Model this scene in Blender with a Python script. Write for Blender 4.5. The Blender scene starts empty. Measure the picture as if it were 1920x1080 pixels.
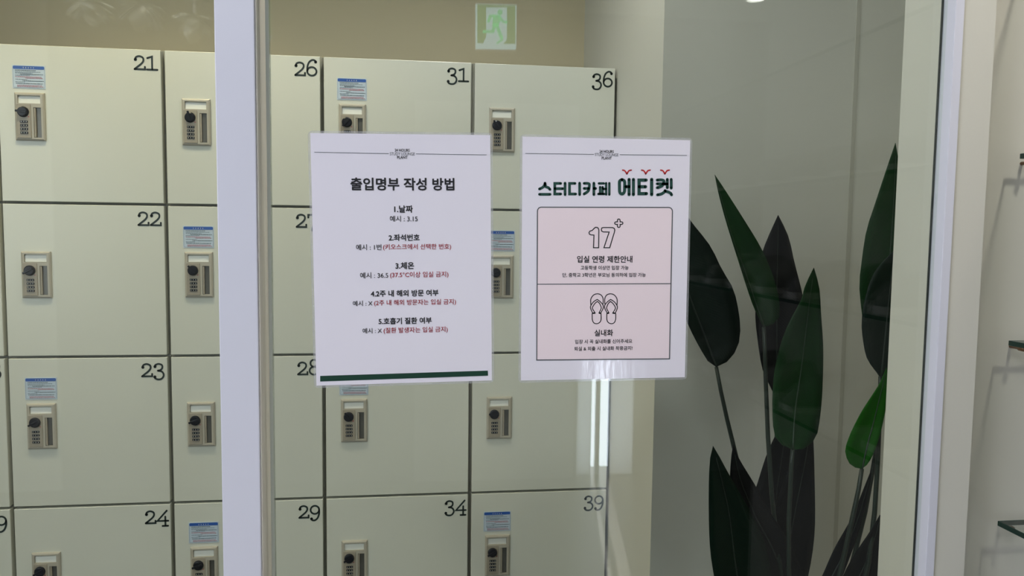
import bpy, bmesh, math, random
from mathutils import Vector, Matrix
random.seed(7)
SC = bpy.context.scene
COL = SC.collection

# ------------------------------------------------------------------ camera, world, sun, lights, exposure
EYE = 1.373                      # camera height above the floor
F_PX = 1440.0
YAW, PITCH, ROLL = 0.13148764, 0.07476774, -0.011892
FWD = Vector((math.sin(YAW)*math.cos(PITCH), math.cos(YAW)*math.cos(PITCH), -math.sin(PITCH)))
_r0 = Vector((math.cos(YAW), -math.sin(YAW), 0)); _d0 = FWD.cross(_r0)
RIGHT = math.cos(ROLL)*_r0 + math.sin(ROLL)*_d0
DOWN = -math.sin(ROLL)*_r0 + math.cos(ROLL)*_d0
cam = bpy.data.cameras.new('camera'); cam.lens = 27.0; cam.sensor_width = 36.0; cam.clip_start = 0.02
cam_o = bpy.data.objects.new('camera', cam); COL.objects.link(cam_o)
M3 = Matrix((RIGHT, -DOWN, -FWD)).transposed()
cam_o.matrix_world = Matrix.Translation((0, 0, EYE)) @ M3.to_4x4()
SC.camera = cam_o

world = bpy.data.worlds.new('world'); SC.world = world; world.use_nodes = True
bg = world.node_tree.nodes['Background']; bg.inputs[0].default_value = (0.80, 0.90, 1.0, 1); bg.inputs[1].default_value = 12.0

def light(name, kind, loc, power, color, size=None, size_y=None, target=None, spread=None, spot=None, blend=.6):
    l = bpy.data.lights.new(name, kind); l.energy = power; l.color = color
    if kind == 'AREA':
        l.shape = 'RECTANGLE'; l.size = size; l.size_y = size_y or size
        if spread: l.spread = spread
    elif kind == 'SPOT':
        l.spot_size = spot; l.spot_blend = blend; l.shadow_soft_size = size
    o = bpy.data.objects.new(name, l); COL.objects.link(o); o.location = loc
    if target is not None:
        o.rotation_euler = (Vector(target)-Vector(loc)).to_track_quat('-Z', 'Y').to_euler()
    return o
sun = bpy.data.lights.new('sun', 'SUN'); sun.energy = 8.0; sun.angle = 0.01; sun.color = (1.0, .95, .88)
sun_o = bpy.data.objects.new('sun', sun); COL.objects.link(sun_o); sun_o.location = (0.7, -5, 4)
sun_o.rotation_euler = Vector((-.215, 1.17, -.85)).to_track_quat('-Z', 'Y').to_euler()
# added fill light for the posters, standing in for daylight from the left
light('added_daylight_fill', 'AREA', (-2.52, -0.75, 1.66), 68, (.83, .88, 1.0), 1.7, 1.5, target=(0.2, .4, 1.35))
SC.view_settings.view_transform = 'Standard'; SC.view_settings.look = 'None'
SC.view_settings.exposure = 0.0; SC.view_settings.gamma = 1.0; SC.view_settings.use_curve_mapping = False

# ------------------------------------------------------------------ helpers
GLASS_Y = 0.927      # front face of the glass
LOCK_Y = 1.778       # front of the locker doors
CEIL = 2.55
def at(px, py, Y):
    r = FWD + ((px-960)/F_PX)*RIGHT + ((py-540)/F_PX)*DOWN
    r = r*(Y/r.y)
    return Vector((r.x, r.y, r.z+EYE))
def tag(o, label=None, cat=None, group=None, kind=None):
    if label: o['label'] = label
    if cat: o['category'] = cat
    if group: o['group'] = group
    if kind: o['kind'] = kind
    return o
def empty(name, loc, label=None, cat=None, group=None):
    o = bpy.data.objects.new(name, None); COL.objects.link(o); o.location = loc; o.empty_display_size = .05
    return tag(o, label, cat, group)
def mesh_obj(name, verts, faces, mat, parent=None, smooth=False):
    me = bpy.data.meshes.new(name); me.from_pydata([tuple(v) for v in verts], [], faces); me.update()
    if smooth:
        for p in me.polygons: p.use_smooth = True
    me.materials.append(mat)
    o = bpy.data.objects.new(name, me); COL.objects.link(o)
    if parent: o.parent = parent
    return o
def bm_obj(name, bm, mat, parent=None, smooth=False):
    bmesh.ops.recalc_face_normals(bm, faces=bm.faces)
    me = bpy.data.meshes.new(name); bm.to_mesh(me); bm.free()
    if smooth:
        for p in me.polygons: p.use_smooth = True
    me.materials.append(mat)
    o = bpy.data.objects.new(name, me); COL.objects.link(o)
    if parent: o.parent = parent
    return o
def bm_box(bm, x0, x1, y0, y1, z0, z1, bevel=0, seg=2):
    r = bmesh.ops.create_cube(bm, size=1)
    vs = r['verts']
    for v in vs:
        v.co = Vector((x0+(v.co.x+.5)*(x1-x0), y0+(v.co.y+.5)*(y1-y0), z0+(v.co.z+.5)*(z1-z0)))
    if bevel:
        es = list({e for v in vs for e in v.link_edges})
        bmesh.ops.bevel(bm, geom=es, offset=bevel, segments=seg, affect='EDGES', profile=.5)
def box(name, x0, x1, y0, y1, z0, z1, mat, parent=None, bevel=0, seg=2):
    bm = bmesh.new(); bm_box(bm, x0, x1, y0, y1, z0, z1, bevel, seg)
    return bm_obj(name, bm, mat, parent)
def struct(o, label=None):
    o['kind'] = 'structure'
    if label: o['label'] = label
    return o
def smooth_path(pts, n=6, closed=False):
    pts = [Vector((p[0], p[1])) for p in pts]
    if len(pts) < 3: return pts
    out = []
    N = len(pts); rng = range(N if closed else N-1)
    g = (lambda i: pts[i % N]) if closed else (lambda i: pts[max(0, min(N-1, i))])
    for i in rng:
        p0, p1, p2, p3 = g(i-1), g(i), g(i+1), g(i+2)
        for k in range(n):
            t = k/n
            out.append(.5*((2*p1)+(p2-p0)*t+(2*p0-5*p1+4*p2-p3)*t*t+(3*p1-p0-3*p2+p3)*t**3))
    if not closed: out.append(pts[-1])
    return out
class Ink:
    """flat marks in a 2D plane (u,v); mapped to 3D by a function"""
    def __init__(s): s.v = []; s.f = []
    def poly(s, pts):
        b = len(s.v); s.v += [Vector((p[0], p[1])) for p in pts]; s.f.append(list(range(b, b+len(pts))))
    def disc(s, c, r, n=14, ry=None):
        ry = ry or r
        s.poly([(c[0]+r*math.cos(2*math.pi*i/n), c[1]+ry*math.sin(2*math.pi*i/n)) for i in range(n)])
    def stroke(s, pts, w, closed=False, cap=True):
        pts = [Vector((p[0], p[1])) for p in pts]; h = w/2; N = len(pts); L = []; R = []
        for i in range(N):
            a = pts[(i-1) % N] if (closed or i > 0) else None
            c = pts[(i+1) % N] if (closed or i < N-1) else None
            d1 = (pts[i]-a).normalized() if a is not None else None
            d2 = (c-pts[i]).normalized() if c is not None else None
            if d1 is None: d1 = d2
            if d2 is None: d2 = d1
            n1 = Vector((-d1.y, d1.x)); n2 = Vector((-d2.y, d2.x)); m = n1+n2
            if m.length < 1e-6: m = n1.copy()
            m.normalize(); k = h/max(.45, m.dot(n1))
            L.append(pts[i]+m*k); R.append(pts[i]-m*k)
        b = len(s.v); s.v += L+R
        for i in range(N if closed else N-1):
            j = (i+1) % N; s.f.append([b+i, b+N+i, b+N+j, b+j])
        if cap and not closed: s.disc(pts[0], h, 10); s.disc(pts[-1], h, 10)
    def build(s, name, mapf, mat, parent=None):
        return mesh_obj(name, [mapf(p) for p in s.v], s.f, mat, parent)

def thicken(o, t):
    m = o.modifiers.new('thickness', 'SOLIDIFY'); m.thickness = t; m.offset = 0
def tube(bm, pts, rad, n=8, rad2=None):
    pts = [Vector(p) for p in pts]; rings = []
    up = Vector((0, 1, 0.1)).normalized()
    for i, p in enumerate(pts):
        d = (pts[min(i+1, len(pts)-1)]-pts[max(i-1, 0)]).normalized()
        a = d.cross(up)
        if a.length < 1e-4: a = d.cross(Vector((1, 0, 0)))
        a.normalize(); b = d.cross(a)
        r = rad if rad2 is None else rad+(rad2-rad)*i/(len(pts)-1)
        rings.append([bm.verts.new(p+a*r*math.cos(2*math.pi*k/n)+b*r*math.sin(2*math.pi*k/n)) for k in range(n)])
    for i in range(len(rings)-1):
        for k in range(n): bm.faces.new([rings[i][k], rings[i][(k+1) % n], rings[i+1][(k+1) % n], rings[i+1][k]])
    bm.faces.new(rings[0]); bm.faces.new(rings[-1])
def lathe(bm, prof, n=32, c=(0, 0, 0)):
    rings = []
    for r, z in prof:
        rings.append([bm.verts.new((c[0]+r*math.cos(2*math.pi*k/n), c[1]+r*math.sin(2*math.pi*k/n), c[2]+z)) for k in range(n)])
    for i in range(len(rings)-1):
        for k in range(n): bm.faces.new([rings[i][k], rings[i][(k+1) % n], rings[i+1][(k+1) % n], rings[i+1][k]])
    bm.faces.new(rings[0]); bm.faces.new(rings[-1])

# ------------------------------------------------------------------ materials
def mat(name, col, rough=.5, metal=0, spec=.5, noise=0, nscale=6, bump=0, bscale=200, coat=0, coat_rough=.05, emit=None, estr=0):
    m = bpy.data.materials.new(name); m.use_nodes = True
    nt = m.node_tree; b = nt.nodes['Principled BSDF']
    b.inputs['Base Color'].default_value = (*col, 1); b.inputs['Roughness'].default_value = rough
    b.inputs['Metallic'].default_value = metal; b.inputs['Specular IOR Level'].default_value = spec
    b.inputs['Coat Weight'].default_value = coat; b.inputs['Coat Roughness'].default_value = coat_rough
    if emit: b.inputs['Emission Color'].default_value = (*emit, 1); b.inputs['Emission Strength'].default_value = estr
    tc = nt.nodes.new('ShaderNodeTexCoord')
    if noise:
        n = nt.nodes.new('ShaderNodeTexNoise'); n.inputs['Scale'].default_value = nscale; n.inputs['Detail'].default_value = 5
        r = nt.nodes.new('ShaderNodeMapRange'); r.inputs['To Min'].default_value = 1-noise; r.inputs['To Max'].default_value = 1+noise
        mx = nt.nodes.new('ShaderNodeVectorMath'); mx.operation = 'SCALE'; mx.inputs[0].default_value = col
        nt.links.new(tc.outputs['Object'], n.inputs['Vector']); nt.links.new(n.outputs['Fac'], r.inputs['Value'])
        nt.links.new(r.outputs['Result'], mx.inputs['Scale']); nt.links.new(mx.outputs['Vector'], b.inputs['Base Color'])
    if bump:
        n = nt.nodes.new('ShaderNodeTexNoise'); n.inputs['Scale'].default_value = bscale; n.inputs['Detail'].default_value = 3
        bp = nt.nodes.new('ShaderNodeBump'); bp.inputs['Strength'].default_value = bump; bp.inputs['Distance'].default_value = .001
        nt.links.new(tc.outputs['Object'], n.inputs['Vector']); nt.links.new(n.outputs['Fac'], bp.inputs['Height'])
        nt.links.new(bp.outputs['Normal'], b.inputs['Normal'])
    return m
def glass_mat(name, tint, f0=.04, rough=0.0, haze=0):
    """clear sheet: straight-through transmission plus a mirror reflection that grows towards grazing angles"""
    m = bpy.data.materials.new(name); m.use_nodes = True; nt = m.node_tree
    for n in list(nt.nodes): nt.nodes.remove(n)
    out = nt.nodes.new('ShaderNodeOutputMaterial'); mix = nt.nodes.new('ShaderNodeMixShader')
    tr = nt.nodes.new('ShaderNodeBsdfTransparent'); tr.inputs[0].default_value = (*tint, 1)
    gl = nt.nodes.new('ShaderNodeBsdfGlossy'); gl.inputs['Roughness'].default_value = rough
    lw = nt.nodes.new('ShaderNodeLayerWeight'); lw.inputs['Blend'].default_value = .5
    p = nt.nodes.new('ShaderNodeMath'); p.operation = 'POWER'; p.inputs[1].default_value = 5
    k = nt.nodes.new('ShaderNodeMath'); k.operation = 'MULTIPLY_ADD'; k.inputs[1].default_value = 1-f0; k.inputs[2].default_value = f0
    nt.links.new(lw.outputs['Facing'], p.inputs[0]); nt.links.new(p.outputs[0], k.inputs[0]); nt.links.new(k.outputs[0], mix.inputs[0])
    base = tr
    if haze:
        df = nt.nodes.new('ShaderNodeBsdfDiffuse'); df.inputs[0].default_value = (.85, .86, .88, 1)
        mh = nt.nodes.new('ShaderNodeMixShader'); mh.inputs[0].default_value = haze
        nt.links.new(tr.outputs[0], mh.inputs[1]); nt.links.new(df.outputs[0], mh.inputs[2]); base = mh
    nt.links.new(base.outputs[0], mix.inputs[1]); nt.links.new(gl.outputs[0], mix.inputs[2]); nt.links.new(mix.outputs[0], out.inputs[0])
    return m

MT = {}
MT['wall_beige'] = mat('beige_wall_paint', (.62, .54, .365), .7, noise=.03, nscale=3, bump=.15, bscale=90)
MT['wall_cream'] = mat('cream_wall_paint', (.65, .632, .55), .65, noise=.03, nscale=3, bump=.2, bscale=70)
MT['wall_dark'] = mat('dark_entrance_wall_paint', (.16, .165, .165), .8, noise=.05, nscale=3)
MT['floor'] = mat('dark_polished_floor', (.035, .032, .028), .25, noise=.2, nscale=8)
MT['ceiling'] = mat('ceiling_paint', (.55, .54, .50), .8, noise=.02)
MT['locker'] = mat('cream_locker_laminate', (.635, .628, .54), .32, noise=.012, nscale=9, bump=.05, bscale=300)
MT['locker_in'] = mat('locker_carcass_board', (.30, .29, .24), .6, noise=.03)
MT['ink'] = mat('dark_green_black_ink', (.006, .016, .014), .5)
MT['black_ink'] = mat('black_ink', (.012, .012, .014), .5)
MT['red_ink'] = mat('dark_red_ink', (.36, .015, .025), .5)
MT['red_mark'] = mat('bright_red_ink', (.55, .012, .012), .5)
MT['green_ink'] = mat('deep_green_ink', (.004, .045, .024), .5)
MT['teal_ink'] = mat('teal_green_ink', (.010, .060, .045), .5)
MT['grey_ink'] = mat('grey_ink', (.09, .10, .11), .5)
MT['plate'] = mat('taupe_lock_plastic', (.42, .38, .305), .42, noise=.03, nscale=40)
MT['plate2'] = mat('tan_lock_panel', (.33, .285, .215), .42, noise=.03, nscale=40)
MT['card'] = mat('white_name_card', (.80, .79, .72), .4)
MT['knob'] = mat('black_knob_plastic', (.010, .011, .015), .28, spec=.2)
MT['slot'] = mat('grey_metal_recess', (.11, .105, .09), .35, metal=.3, noise=.15, nscale=30)
MT['wheel_digit'] = mat('wheel_digit_white', (.55, .55, .5), .5)
MT['sticker'] = mat('pale_blue_sticker', (.52, .60, .68), .35, noise=.02)
MT['sticker_blue'] = mat('blue_sticker_band', (.02, .09, .36), .4)
MT['sticker_text'] = mat('sticker_grey_print', (.20, .24, .27), .5)
MT['sticker_bold'] = mat('sticker_dark_print', (.06, .08, .09), .5)
MT['sticker_red'] = mat('sticker_red_print', (.42, .14, .16), .5)
MT['frame'] = mat('lilac_white_powder_coat', (.72, .72, .80), .38, noise=.015, nscale=5)
MT['post_side_lit'] = mat('warm_lit_post_side', (.92, .87, .79), .5, noise=.02)  # warm corridor light on the post's side, put into this colour
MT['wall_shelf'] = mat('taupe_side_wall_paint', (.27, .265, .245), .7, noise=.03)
MT['wall_line'] = mat('grey_wall_line', (.50, .48, .40), .8, noise=.05)
MT['wall_pale'] = mat('pale_grey_wall_paint', (.62, .63, .62), .7, noise=.02)
MT['foliage'] = mat('pale_dried_foliage', (.72, .74, .66), .6, noise=.1, nscale=20)
MT['seal'] = mat('dark_rubber_seal', (.02, .025, .022), .6)
MT['glass'] = glass_mat('clear_door_glass', (.957, .979, .960))
MT['glass_edge'] = mat('green_glass_edge', (.50, .53, .47), .12, spec=.8)
MT['shelf_glass'] = glass_mat('shelf_glass', (.965, .978, .970), .03)
MT['shelf_edge'] = mat('dark_green_shelf_edge', (.006, .035, .026), .1, spec=.7)
MT['steel'] = mat('brushed_steel', (.55, .53, .50), .3, metal=1)
MT['brass'] = mat('bronze_stud', (.28, .16, .09), .35, metal=.8)
MT['film'] = glass_mat('clear_laminate_film', (.96, .96, .97), .045, .04, haze=.16)
def frosted():
    m = bpy.data.materials.new('jamb_glow_sheet'); m.use_nodes = True; nt = m.node_tree
    for n in list(nt.nodes): nt.nodes.remove(n)
    o = nt.nodes.new('ShaderNodeOutputMaterial'); t = nt.nodes.new('ShaderNodeBsdfTranslucent'); t.inputs[0].default_value = (.44, .45, .46, 1)
    d = nt.nodes.new('ShaderNodeBsdfDiffuse'); d.inputs[0].default_value = (.7, .7, .7, 1); mx = nt.nodes.new('ShaderNodeMixShader'); mx.inputs[0].default_value = .06
    nt.links.new(t.outputs[0], mx.inputs[1]); nt.links.new(d.outputs[0], mx.inputs[2]); nt.links.new(mx.outputs[0], o.inputs[0]); return m
MT['frosted'] = frosted()  # translucent sheet that gives the white door jambs an added glow
def paper_mat():
    m = mat('laminated_white_paper', (.86, .825, .90), .55, noise=.012, nscale=14, coat=1.0, coat_rough=.015)
    nt = m.node_tree; b = nt.nodes['Principled BSDF']
    tc = nt.nodes.new('ShaderNodeTexCoord'); mp = nt.nodes.new('ShaderNodeMapping'); mp.inputs['Scale'].default_value = (62, 1, 11)
    n = nt.nodes.new('ShaderNodeTexNoise'); n.inputs['Scale'].default_value = 1.0; n.inputs['Detail'].default_value = 3.5; n.inputs['Roughness'].default_value = .55
    bp = nt.nodes.new('ShaderNodeBump'); bp.inputs['Strength'].default_value = .22; bp.inputs['Distance'].default_value = .0011
    nt.links.new(tc.outputs['Object'], mp.inputs[0]); nt.links.new(mp.outputs[0], n.inputs['Vector'])
    nt.links.new(n.outputs['Fac'], bp.inputs['Height']); nt.links.new(bp.outputs['Normal'], b.inputs['Coat Normal'])
    return m
MT['paper'] = paper_mat()
MT['pink'] = mat('pale_pink_print', (.90, .765, .80), .55, noise=.01, nscale=20)
def leaf_mat(name, c1, c2, rough=.35):
    m = mat(name, c1, rough, spec=.12)
    nt = m.node_tree; b = nt.nodes['Principled BSDF']
    tc = nt.nodes.new('ShaderNodeTexCoord')
    w = nt.nodes.new('ShaderNodeTexWave'); w.wave_type = 'BANDS'; w.bands_direction = 'Y'
    w.inputs['Scale'].default_value = 9; w.inputs['Distortion'].default_value = 1.2; w.inputs['Detail'].default_value = 2
    n = nt.nodes.new('ShaderNodeTexNoise'); n.inputs['Scale'].default_value = 3.0; n.inputs['Detail'].default_value = 3
    ad = nt.nodes.new('ShaderNodeMath'); ad.operation = 'MULTIPLY_ADD'; ad.inputs[1].default_value = .35
    mx = nt.nodes.new('ShaderNodeMix'); mx.data_type = 'RGBA'; mx.inputs[6].default_value = (*c1, 1); mx.inputs[7].default_value = (*c2, 1)
    bp = nt.nodes.new('ShaderNodeBump'); bp.inputs['Strength'].default_value = .07; bp.inputs['Distance'].default_value = .001
    nt.links.new(tc.outputs['UV'], w.inputs['Vector']); nt.links.new(tc.outputs['UV'], n.inputs['Vector'])
    nt.links.new(w.outputs['Fac'], ad.inputs[0]); nt.links.new(n.outputs['Fac'], ad.inputs[2])
    nt.links.new(ad.outputs[0], mx.inputs[0]); nt.links.new(mx.outputs[2], b.inputs['Base Color'])
    nt.links.new(w.outputs['Fac'], bp.inputs['Height']); nt.links.new(bp.outputs['Normal'], b.inputs['Normal'])
    return m
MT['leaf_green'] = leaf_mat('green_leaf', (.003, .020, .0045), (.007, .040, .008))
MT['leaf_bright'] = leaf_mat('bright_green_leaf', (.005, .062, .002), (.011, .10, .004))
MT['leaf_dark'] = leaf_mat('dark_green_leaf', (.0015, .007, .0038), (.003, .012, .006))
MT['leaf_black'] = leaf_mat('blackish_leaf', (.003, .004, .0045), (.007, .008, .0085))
MT['midrib'] = mat('leaf_midrib', (.014, .04, .014), .4)
MT['stem'] = mat('dark_leaf_stalk', (.012, .022, .014), .4)
MT['pot'] = mat('white_plastic_pot', (.6, .6, .58), .4, noise=.02)
MT['soil'] = mat('dark_potting_soil', (.03, .02, .015), .9, noise=.4, nscale=60)
MT['slip'] = mat('grey_mesh_slipper', (.12, .12, .115), .8, noise=.2, nscale=90, bump=.5, bscale=400)
MT['sole'] = mat('pale_slipper_sole', (.45, .45, .43), .6)
MT['white_emit'] = mat('sign_white_panel', (.8, .8, .8), .4, emit=(.52, .88, 1), estr=3.1)
MT['green_emit'] = mat('sign_green_panel', (.05, .3, .08), .4, emit=(.02, 1, .20), estr=.85)
MT['man_emit'] = mat('sign_green_figure', (.05, .4, .15), .4, emit=(0, 1, .42), estr=2.7)
MT['sign_case'] = mat('white_sign_case', (.7, .7, .7), .4)
MT['lamp_glow'] = mat('lamp_diffuser', (.9, .9, .9), .4, emit=(1, .98, .93), estr=14)
MT['lamp_ring'] = mat('white_lamp_ring', (.8, .8, .8), .4)
MT['door_panel'] = mat('white_entrance_door_paint', (.40, .40, .40), .45)

# ------------------------------------------------------------------ the setting
S = struct
S(box('floor', -2.7, 2.8, -2.45, 2.3, -.06, 0, MT['floor']))
S(box('ceiling', -2.7, 2.8, -2.45, 2.3, CEIL, CEIL+.06, MT['ceiling']))
WX = .4803            # side wall beside the lockers
NX = 1.06             # right wall of the plant nook
S(box('wall_back', -2.7, WX, 2.152, 2.3, 0, CEIL, MT['wall_beige']))
S(box('wall_locker_side', WX, 1.5, 1.455, 2.3, 0, CEIL, MT['wall_cream']))
S(box('wall_nook_right', NX, 1.5, 1.022, 1.455, 0, CEIL, MT['wall_cream']))
S(box('trim_4', .8735, .8825, 1.4541, 1.4549, 0, CEIL, MT['wall_line']))  # thin, slightly darker vertical line on the nook's back wall
S(box('wall_front_right', .744, 1.3, .990, 1.022, 0, CEIL, MT['wall_cream']))
S(box('wall_front_jamb', .6965, .744, .920, 1.022, 0, CEIL, MT['wall_cream']))
S(box('trim_1', .686, .6965, .940, 1.0215, 0, CEIL, MT['wall_cream']))
S(box('wall_shelf_side', 1.17, 1.3, -.6, .990, 0, CEIL, MT['wall_shelf']))
S(box('wall_right', 2.6, 2.8, -2.45, -.5, 0, CEIL, MT['wall_dark']))
S(box('wall_right_return', 1.3, 2.6, -.6, -.45, 0, CEIL, MT['wall_dark']))
S(box('wall_corridor_end', -2.7, -2.6, .97, 2.152, 0, CEIL, MT['wall_cream']))
# left wall of the entrance room with an added slab standing for an unseen window
S(box('wall_left', -2.7, -2.6, -2.45, .97, 0, CEIL, MT['wall_dark']))
w1 = S(box('added_window_slab', -2.6, -2.57, -1.62, .12, .86, 2.46, MT['frame']), 'added white slab in the left wall, standing for an unseen window')
# rear wall with a narrow glazed slit beside the entrance door
GZ = 1.0
S(box('wall_rear', -1.79, .928, -2.325, -2.3, 0, CEIL, MT['wall_dark']))
S(box('wall_rear_left', -2.7, -1.79, -2.325, -2.3, 0, CEIL, MT['wall_pale']))
S(box('wall_rear_mullion', 1.035, 1.060, -2.325, -2.3, 0, GZ, MT['frame']))
S(box('wall_rear_right', 1.258, 2.8, -2.325, -2.3, 0, CEIL, MT['wall_dark']))
S(box('wall_rear_lintel', .928, 1.258, -2.325, -2.3, GZ, CEIL, MT['wall_dark']))
S(box('door_1', .02, .90, -2.3, -2.26, 0, 2.05, MT['door_panel']), 'entrance door in the rear wall')
S(box('added_jamb_glow_left', .930, 1.012, -2.318, -2.308, .003, GZ-.003, MT['frosted']), 'added glowing pane for the bright white jamb left of the entrance gap')  # this pane and the next are added, glowing in place of white jambs
S(box('added_jamb_glow_right', 1.114, 1.256, -2.318, -2.308, .003, GZ-.003, MT['frosted']), 'added glowing pane for the bright white jamb right of the entrance gap')

# ------------------------------------------------------------------ lamps
def downlight(x, y, label, power, color, spot=math.radians(108), blend=.8, size=.05):
    t = empty('ceiling_downlight', (x, y, CEIL), label, 'lamp', 'recessed ceiling downlights')
    bm = bmesh.new(); lathe(bm, [(.045, -.001), (.045, -.006), (.058, -.008), (.062, -.002), (.062, -.0005)], 32)
    bm_obj('trim_ring', bm, MT['lamp_ring'], t)
    bm = bmesh.new(); lathe(bm, [(.0448, -.0008), (.0448, -.0045), (.03, -.006), (.001, -.0065)], 32)
    bm_obj('diffuser', bm, MT['lamp_glow'], t)
    if power:
        l = light('downlight_beam', 'SPOT', (x, y, CEIL-.03), power, color, size, target=(x, y, 0), spot=spot, blend=blend)
        l.parent = t; l.location = (0, 0, -.03)
    return t
WARM = (1.0, .875, .57)
downlight(-.62, 1.42, 'round corridor downlight above the leftmost full locker column', 36, WARM)
downlight(.10, 1.32, 'round corridor downlight above the lockers behind the left poster', 26, (.98, .965, .94), spot=math.radians(125))
downlight(-1.5, 1.42, 'round downlight in the corridor ceiling at far left', 28, WARM)
p = at(1420, -4, 1.86+1.95)
downlight(p.x*(CEIL-EYE)/(p.z-EYE), 2*GLASS_Y-p.y*(CEIL-EYE)/(p.z-EYE), 'round downlight mirrored at the top of the glass', 6, (1, .97, .9))
downlight(1.05, -1.88, 'added round downlight that brightens the jambs by the entrance door', 30, (.95, .97, 1.0))  # unseen lamp, added to light the door jambs
downlight(1.0, .32, 'round downlight over the glass shelves', 31, (1.0, .94, .84), spot=math.radians(110), blend=.5)
def added_panel_light(x, y, w, d, power, label):  # unseen panel, added to light the posters from above
    t = empty('added_fill_panel', (x, y, CEIL), label, 'lamp', 'added ceiling fill lights of the entrance room')
    box('lamp_frame', -w/2-.02, w/2+.02, -d/2-.02, d/2+.02, -.018, -.001, MT['lamp_ring'], t, bevel=.003)
    box('diffuser', -w/2, w/2, -d/2, d/2, -.022, -.0185, MT['card'], t)
    l = light('panel_fill', 'AREA', (x, y, CEIL-.03), power, (.93, .94, 1.0), w, d); l.parent = t; l.location = (0, 0, -.03)
added_panel_light(-.55, -.35, 1.1, .3, 20, 'added ceiling fill light near the glass, left of the posters')

# ------------------------------------------------------------------ lockers
CW, CH = .336496, .335
LX0, LZT = -.869687, EYE+.382184
DX0, DX1, DZ0, DZ1 = .0042, CW-.0042, -CH+.0028, -.0028     # door extents inside a cell (local, origin at cell top-left front)
LW, LH = .0592, .1005
def rounded_plate(bm, w, h, y0, y1, holes, rim=.004):
    """plate in local x 0..w, z 0..-h, front at y0 (towards viewer), back y1, with rectangular wells"""
    xs = sorted({0, w} | {a for hh in holes for a in hh[:2]}); zs = sorted({0, h} | {a for hh in holes for a in hh[2:4]})
    def inh(x, z):
        return any(hh[0] < x < hh[1] and hh[2] < z < hh[3] for hh in holes)
    V = {}
    def v(x, y, z):
        k = (round(x, 6), round(y, 6), round(z, 6))
        if k not in V: V[k] = bm.verts.new((x, y, -z))
        return V[k]
    for i in range(len(xs)-1):
        for j in range(len(zs)-1):
            if not inh((xs[i]+xs[i+1])/2, (zs[j]+zs[j+1])/2):
                bm.faces.new([v(xs[i], y0, zs[j]), v(xs[i+1], y0, zs[j]), v(xs[i+1], y0, zs[j+1]), v(xs[i], y0, zs[j+1])])
    for (a, b, c, d) in [hh[:4] for hh in holes]:
        def cuts(arr, lo, hi): return [q for q in arr if lo <= q <= hi]
        for z in (c, d):
            q = cuts(xs, a, b)
            for i in range(len(q)-1): bm.faces.new([v(q[i], y0, z), v(q[i+1], y0, z), v(q[i+1], y1, z), v(q[i], y1, z)])
        for x in (a, b):
            q = cuts(zs, c, d)
            for i in range(len(q)-1): bm.faces.new([v(x, y0, q[i]), v(x, y0, q[i+1]), v(x, y1, q[i+1]), v(x, y1, q[i])])
    # bevelled skirt
    for arr, fx in ((xs, True), (zs, False)):
        for i in range(len(arr)-1):
            for side in (0, 1):
                if fx:
                    z = 0 if side == 0 else h; zo = -rim if side == 0 else h+rim
                    a0 = arr[i]-(rim if i == 0 else 0); a1 = arr[i+1]+(rim if i == len(arr)-2 else 0)
                    bm.faces.new([v(arr[i], y0, z), v(arr[i+1], y0, z), v(a1, y0+rim, zo), v(a0, y0+rim, zo)])
                    bm.faces.new([v(a0, y0+rim, zo), v(a1, y0+rim, zo), v(a1, y1, zo), v(a0, y1, zo)])
                else:
                    x = 0 if side == 0 else w; xo = -rim if side == 0 else w+rim
                    a0 = arr[i]-(rim if i == 0 else 0); a1 = arr[i+1]+(rim if i == len(arr)-2 else 0)
                    bm.faces.new([v(x, y0, arr[i]), v(x, y0, arr[i+1]), v(xo, y0+rim, a1), v(xo, y0+rim, a0)])
                    bm.faces.new([v(xo, y0+rim, a0), v(xo, y0+rim, a1), v(xo, y1, a1), v(xo, y1, a0)])
LOCK = {}
def lock_meshes():
    r = .003; w, h = LW-2*r, LH-2*r
    def X(u): return u*LW-r
    def Z(v): return v*LH-r
    bm = bmesh.new()
    rounded_plate(bm, w, h, -.008, 0, [(X(.11), X(.87), Z(.06), Z(.225)), (X(.63), X(.885), Z(.305), Z(.935))], r)
    for vv in bm.verts: vv.co.x += r; vv.co.z -= r
    LOCK['lock_plate'] = (bm, MT['plate'])
    bm = bmesh.new(); bm_box(bm, .115*LW, .865*LW, -.0035, -.0008, -.222*LH, -.085*LH, .0005, 1); LOCK['name_card'] = (bm, MT['card'])
    bm = bmesh.new(); bm_box(bm, .07*LW, .55*LW, -.0098, -.0079, -.955*LH, -.245*LH, .0012, 2); LOCK['code_panel'] = (bm, MT['plate2'])
    bm = bmesh.new(); bm_box(bm, .632*LW, .883*LW, -.0016, -.0004, -.933*LH, -.307*LH); LOCK['finger_recess'] = (bm, MT['slot'])
    bm = bmesh.new(); bm_box(bm, .64*LW, .70*LW, -.0074, -.0016, -.928*LH, -.312*LH, .001, 2); LOCK['finger_pull'] = (bm, MT['plate2'])
LK = []
def add_mesh(name, bm, m):
    bmesh.ops.recalc_face_normals(bm, faces=bm.faces)
    me = bpy.data.meshes.new(name); bm.to_mesh(me); bm.free(); me.materials.append(m); LK.append((name, me)); return me
lock_meshes()
for n_, (b_, m_) in LOCK.items(): add_mesh(n_, b_, m_)
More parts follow.
